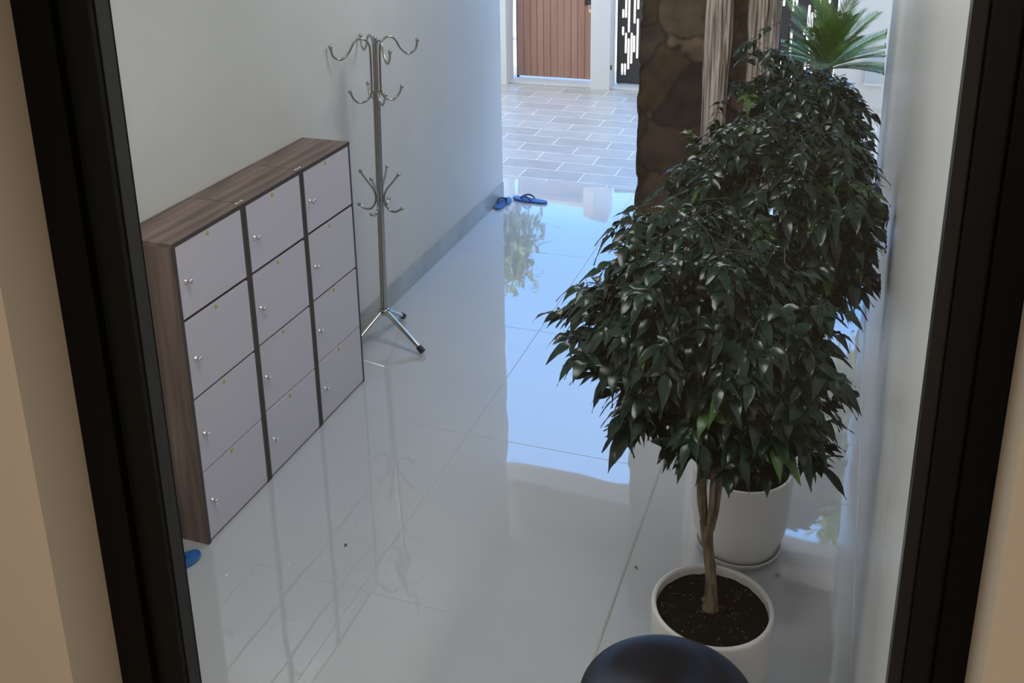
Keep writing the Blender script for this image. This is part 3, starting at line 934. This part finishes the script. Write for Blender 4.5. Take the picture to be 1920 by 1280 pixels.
# ------------------------------------------------------------------ stone pillar and logs
px0, px1, py0, py1 = X(-0.521), X(-0.20), X(2.43), X(2.70)
ph = X(1.18) - 0.002
bm = bmesh.new()
bmesh.ops.create_cube(bm, size=1)
for p in bm.verts:
    p.co = Vector((px0 + (p.co.x + 0.5) * (px1 - px0), py0 + (p.co.y + 0.5) * (py1 - py0), (p.co.z + 0.5) * ph))
bmesh.ops.subdivide_edges(bm, edges=bm.edges[:], cuts=70, use_grid_fill=True)
from mathutils import noise as mn
cen = Vector(((px0 + px1) / 2, (py0 + py1) / 2, 0))
for p in bm.verts:
    c = p.co.copy()
    cell = Vector((c.x * 2.6, c.y * 2.6, c.z * 5.0))
    dist, pnts = mn.voronoi(cell, distance_metric='DISTANCE', exponent=2.5)
    h1 = mn.noise(pnts[0] * 3.7)
    edge = min(1.0, (dist[1] - dist[0]) / 0.14)
    off = 0.016 * h1 - 0.016 * (1 - edge) + 0.010 * mn.fractal(c * 6, 0.9, 2.0, 2)
    dirv = Vector((c.x - cen.x, c.y - cen.y, 0))
    sx_, sy_ = abs(dirv.x) / ((px1 - px0) / 2), abs(dirv.y) / ((py1 - py0) / 2)
    nv = Vector((math.copysign(1, dirv.x) if sx_ > 0.98 else 0, math.copysign(1, dirv.y) if sy_ > 0.98 else 0, 0))
    if nv.length > 0 and 0.01 < c.z < ph - 0.01:
        if nv.x == 0: off = off * 2.0
        p.co += nv.normalized() * (off - 0.016)
for f in bm.faces: f.smooth = True
me = bpy.data.meshes.new('stone_pillar'); bm.to_mesh(me); bm.free()
me.materials.append(MATS['stone'])
pil = bpy.data.objects.new('stone_pillar', me); C.objects.link(pil)
tag(pil, 'wide dark brown stone clad pillar at the open end of the hall', 'pillar')


def log(cx_b, cx_t, yy, r, seed, label):
    mb = MB()
    n_ = 60
    pts = [Vector((X(cx_b + (cx_t - cx_b) * t) + 0.006 * math.sin(t * 7 + seed), yy + 0.01 * math.sin(t * 5), 0.001 + t * (X(1.178)))) for t in np.linspace(0, 1, n_)]
    rads = [r * (1 + 0.05 * math.sin(i * 0.4 + seed) + (0.25 * math.exp(-i / 5))) for i in range(n_)]
    g_ = np.random.default_rng(seed)
    seg = 44
    mb.tube(pts, rads, seg)
    for i in range(n_):
        for j in range(seg):
            a = 2 * math.pi * j / seg
            z = i / n_
            f_ = mn.fractal(Vector((math.cos(a) * 5.5 + seed, math.sin(a) * 5.5, z * 2.4)), 0.7, 2.1, 5)
            rdg = 1 + 0.17 * f_ - 0.08 * abs(math.sin(5 * a + 1.5 * z + seed))
            c = pts[i]; p = Vector(mb.v[i * seg + j])
            mb.v[i * seg + j] = tuple(c + (p - c) * rdg)
    o = mb.build('cypress_log', 'cypress_log')
    tag(o, label, 'log', 'upright bare logs before the stone pillar')


log(-0.3165, -0.3265, X(2.378), 0.082, 3, 'thinner upright weathered log before the stone pillar')
log(-0.212, -0.2215, X(2.375), 0.100, 8, 'thicker upright weathered log at the pillar corner beside the palm')

# ------------------------------------------------------------------ gates
def gp(name, x0, x1, y0, y1, z1, label, mt='white_plaster'):
    o = MB().box(x0, x1, y0, y1, -0.001, z1, 0.004).build(name, mt)
    tag(o, label, 'gate post', 'white posts carrying the gates')
    return o


gp('gate_post', X(-1.75), X(-1.4205), X(4.01), X(4.01) + 0.26, 1.62, 'white post left of the brown wooden gate')
gp('gate_post', X(-1.0575), X(-0.976), X(4.025), X(4.025) + 0.26, 1.62, 'white post between the brown gate and the black gate')
gp('gate_post', X(-0.100), X(1.2), X(4.02), X(4.02) + 0.26, 1.75, 'wide white wall post right of the black gate behind the palm')
tag(MB().box(X(-1.42), X(-1.058), X(4.10) + 0.01, X(4.10) + 0.14, 1.49, 1.575, 0.003).box(X(-1.082), X(-1.037), X(4.025) - 0.012, X(4.025) - 0.0005, 1.22, 1.575, 0.003).build('gate_beam', 'bright_cream'), 'cream beam above the brown wooden gate', 'beam')
struct('trim_4', MB().box(X(-1.4195), X(-1.0585), X(4.045), X(4.19), 0.0, 0.022, 0.003), 'white_plaster', label='white threshold under the brown gate')
struct('trim_5', MB().box(X(-0.975), X(-0.1005), X(4.045), X(4.19), 0.0, 0.022, 0.003), 'white_plaster', label='white threshold under the black gate')

gy = X(4.135)
gt = empty('wooden_gate', (X(-1.24), gy, 0))
tag(gt, 'brown wooden gate of narrow vertical boards beyond the driveway', 'gate')
gx0, gx1 = X(-1.4125), X(-1.0800)
nb = 11
gm, gg = MB(), MB()
L = (X(-1.24), gy, 0)
for k in range(nb):
    a = gx0 + (gx1 - gx0) * k / nb; b_ = gx0 + (gx1 - gx0) * (k + 1) / nb
    gm.box(a + 0.002, b_ - 0.002, gy - 0.012, gy + 0.012, 0.045, 1.475, 0.0035)
o = gm.build('boards', 'gate_wood', None, L); o.location = (0, 0, 0); o.parent = gt
gg.box(gx0 + 0.001, gx1 - 0.001, gy - 0.004, gy + 0.006, 0.046, 1.473)
o = gg.build('backing', 'gate_wood_groove', None, L); o.location = (0, 0, 0); o.parent = gt
for fr_ in (MB().box(gx0 - 0.006, gx0 - 0.0005, gy - 0.014, gy + 0.014, 0.022, 1.48), MB().box(gx1 + 0.0005, gx1 + 0.006, gy - 0.014, gy + 0.014, 0.022, 1.48)):
    o = fr_.build('stile', 'rubber', None, L); o.location = (0, 0, 0); o.parent = gt
o = MB().tube([(gx0 + 0.01, gy, 0.022), (gx0 + 0.01, gy, 0.05)], 0.012, 10).build('pivot', 'rubber', None, L); o.location = (0, 0, 0); o.parent = gt
lt_ = MB().tube([(gx1 - 0.10, gy - 0.03, 1.005), (gx1 + 0.015, gy - 0.03, 0.985)], 0.008, 8).tube([(gx1 - 0.09, gy - 0.03, 0.955), (gx1 + 0.015, gy - 0.03, 0.945)], 0.006, 8).box(gx1 - 0.085, gx1 - 0.06, gy - 0.04, gy - 0.013, 0.93, 1.03, 0.002).box(gx1 - 0.03, gx1 + 0.004, gy - 0.04, gy - 0.013, 0.935, 1.02, 0.002)
o = lt_.build('bolt', 'rubber', None, L); o.location = (0, 0, 0); o.parent = gt
pk = empty('padlock', (gx1 - 0.012, gy - 0.047, 0.85))
tag(pk, 'small brass padlock hanging from the bolt of the brown gate', 'padlock')
MB().box(-0.020, 0.020, -0.008, 0.008, 0, 0.042, 0.004).build('lock_body', 'brass', pk)
MB().tube([(0.013 * math.cos(t), 0, 0.042 + (0.030 if 0.1 < t < 3.0 else 0) + 0.013 * math.sin(t)) for t in np.linspace(0, math.pi, 12)], 0.0032, 8).build('shackle', 'steel_bright', pk)

# black gate cut with rounded slots
bx_0, bx_1, bz_0, bz_1 = X(-0.969), X(-0.108), 0.048, 1.30
by = X(4.12)
cu = bpy.data.curves.new('gate_panel', 'CURVE'); cu.dimensions = '2D'; cu.fill_mode = 'BOTH'; cu.extrude = 0.002


def poly(pts):
    sp = cu.splines.new('POLY'); sp.points.add(len(pts) - 1)
    for p, q in zip(sp.points, pts): p.co = (q[0], q[1], 0, 1)
    sp.use_cyclic_u = True


poly([(bx_0, bz_0), (bx_1, bz_0), (bx_1, bz_1), (bx_0, bz_1)])
slots = [(-2.646, 0.906, 0.802), (-2.644, 0.704, 0.599), (-2.647, 0.270, 0.129), (-2.613, 1.075, 0.804), (-2.608, 0.633, 0.390), (-2.613, 0.272, 0.131),
         (-2.577, 1.24, 0.635), (-2.575, 0.569, 0.201), (-2.541, 0.636, 0.270), (-2.512, 1.12, 0.742), (-2.511, 0.605, 0.406), (-2.473, 1.20, 0.907), (-2.473, 0.803, 0.336)]
pitch = 0.0338
g = np.random.default_rng(5)
xx = -2.473 + pitch * 1.6
while xx < bx_1 - 0.06:
    z = g.uniform(0.12, 0.45)
    while z < 1.16:
        ln = g.choice([0.10, 0.17, 0.26, 0.40])
        if g.random() < 0.8: slots.append((xx, min(z + ln, 1.22), z))
        z += ln + g.uniform(0.10, 0.26)
    xx += pitch if g.random() < 0.86 else pitch * 3
for x_, za, zb2 in slots:
    r_ = 0.0125
    pts = [(x_ + r_ * math.cos(t), za - r_ + r_ * math.sin(t)) for t in np.linspace(0, math.pi, 7)] + [(x_ + r_ * math.cos(t), zb2 + r_ + r_ * math.sin(t)) for t in np.linspace(math.pi, 2 * math.pi, 7)]
    poly(pts)
co = bpy.data.objects.new('tmp', cu); C.objects.link(co)
dg = bpy.context.evaluated_depsgraph_get()
me = bpy.data.meshes.new_from_object(co.evaluated_get(dg))
bpy.data.objects.remove(co)
me.materials.clear(); me.materials.append(MATS['black_metal'])
me.transform(Matrix.Rotation(math.pi / 2, 4, 'X'))
bgate = empty('metal_gate', ((bx_0 + bx_1) / 2, by, 0))
tag(bgate, 'black metal gate pierced by rounded upright slots', 'gate')
me.transform(Matrix.Translation((-(bx_0 + bx_1) / 2, 0, 0)))
gpn = bpy.data.objects.new('slotted_panel', me); C.objects.link(gpn); gpn.parent = bgate
L = ((bx_0 + bx_1) / 2, by, 0)
for nm, bx in (('stile', (bx_0, bx_0 + 0.04, 0.03, 1.33)), ('stile', (bx_1 - 0.04, bx_1, 0.03, 1.33)), ('rail', (bx_0 + 0.04, bx_1 - 0.04, 0.03, 0.075)), ('rail', (bx_0 + 0.04, bx_1 - 0.04, 1.28, 1.33))):
    o = MB().box(bx[0], bx[1], by + 0.003, by + 0.035, bx[2], bx[3], 0.002).build(nm, 'black_metal', None, L); o.location = (0, 0, 0); o.parent = bgate
o = MB().tube([(bx_0 + 0.03, by + 0.012, 0.022), (bx_0 + 0.03, by + 0.012, 0.03)], 0.014, 10).build('pivot', 'black_metal', None, L); o.location = (0, 0, 0); o.parent = bgate
o = MB().tube([(X(-0.976) + 0.012, X(4.035), 0.24), (X(-0.976) + 0.012, X(4.035), 0.29)], 0.009, 8).build('hinge', 'rubber', None, L); o.location = (0, 0, 0); o.parent = bgate

# box on the far right wall
mbx = empty('meter_box', (X(0.042), X(4.02), 0))
tag(mbx, 'small pale grey box on the white wall at the far right', 'box')
o = MB().box(X(0.012), X(0.075), X(4.02) - 0.05, X(4.02) - 0.0005, X(0.10), X(0.205), 0.004).build('housing', 'box_grey', None, mbx.location); o.location = (0, 0, 0); o.parent = mbx
for za, zb2 in ((0.205, 0.213), (0.090, 0.099)):
    o = MB().box(X(0.008), X(0.079), X(4.02) - 0.07, X(4.02) - 0.0505, X(za), X(zb2), 0.002).build('ledge', 'white_plaster', None, mbx.location); o.location = (0, 0, 0); o.parent = mbx

# ------------------------------------------------------------------ fallen bits on the floor
dl0 = None
for i, (x_, y_, lab) in enumerate([(-0.6622, 1.1209, 'tiny curled dry leaf alone on the open floor'), (-0.2442, 1.2093, 'dark speck of leaf beside the grey floor seam'), (0.034, 2.071, 'dark dry leaf at the foot of the right wall'), (-0.052, 1.255, 'dark speck of leaf right of the saucer')]):
    g = np.random.default_rng(50 + i)
    V, F = leaf_arrays(np.array([[0, 0, 0.003]]), np.array([[1, 0, 0.1]]), np.array([[0, 0.3, 1.0]]), np.array([0.022]), np.array([0.010]), np.array([0.15]))
    o = mesh_np('dry_leaf', V, F, ['dry_leaf'])
    o.location = (X(x_), X(y_), 0.001); o.rotation_euler = (0, 0, g.uniform(0, 6))
    tag(o, lab, 'leaf', 'fallen leaf bits on the floor')

# ------------------------------------------------------------------ trees seen mirrored in the floor


def big_tree(org, blobs, seed, label, nleaf=2600, size=0.16):
    root = empty('tree', org)
    tag(root, label, 'tree', 'trees seen mirrored in the floor')
    g_ = np.random.default_rng(seed)
    vol = np.array([b_[3] * b_[4] * b_[5] for b_ in blobs]); vol = vol / vol.sum()
    idx = g_.choice(len(blobs), nleaf, p=vol)
    B = np.array(blobs)[idx]
    d = unit(g_.normal(size=(nleaf, 3)))
    P = B[:, :3] + d * B[:, 3:6] * (g_.random((nleaf, 1)) ** 0.45)
    P += g_.normal(size=P.shape) * 0.08
    D = unit(d + g_.normal(size=P.shape) * 0.7)
    L_ = size * g_.uniform(0.6, 1.3, nleaf)
    V, F = leaf_arrays(P, D, unit(np.array([0, 0, 1.0]) + g_.normal(size=P.shape) * 0.5), L_, L_ * 0.45, g_.uniform(0.1, 0.6, nleaf))
    mesh_np('foliage', V, F, ['tree_leaf'], root)
    tr_ = MB()
    top = Vector(tuple(np.array(blobs)[:, :3].mean(0)))
    tr_.tube(bez([(0, 0, 0), (0.05, 0.02, top.z * 0.5), tuple(top)], 8), [0.13 - 0.005 * i for i in range(17)], 12)
    for b_ in blobs:
        tr_.tube([tuple(top * 0.6 + Vector((0, 0, 0.0))), tuple(Vector(b_[:3]))], [0.05, 0.015], 8)
    tr_.build('trunk', 'bark_tan', root)


big_tree((X(-1.78), X(5.0), -0.02), [(-0.05, 0, X(1.2), 0.38, 0.6, X(0.2)), (0.25, 0.2, X(1.13), 0.28, 0.4, 0.3), (-0.5, 0.2, X(1.2), 0.7, 0.6, 0.7), (0.12, 0, X(1.34), 0.3, 0.4, 0.25)], 61, 'green tree beyond the gates mirrored beside the left wall end', 2600, 0.13)
big_tree((X(0.12), X(4.8), -0.02), [(-0.05, 0, X(1.75), 0.48, 0.7, 0.85), (0.35, 0.2, X(1.95), 0.6, 0.6, 0.9), (-0.40, -0.1, X(2.12), 0.42, 0.5, 0.55), (0.1, 0, X(2.4), 0.5, 0.6, 0.5)], 62, 'green tree beyond the black gate mirrored right of the pots', 5200, 0.15)
print('objects', len(bpy.data.objects))
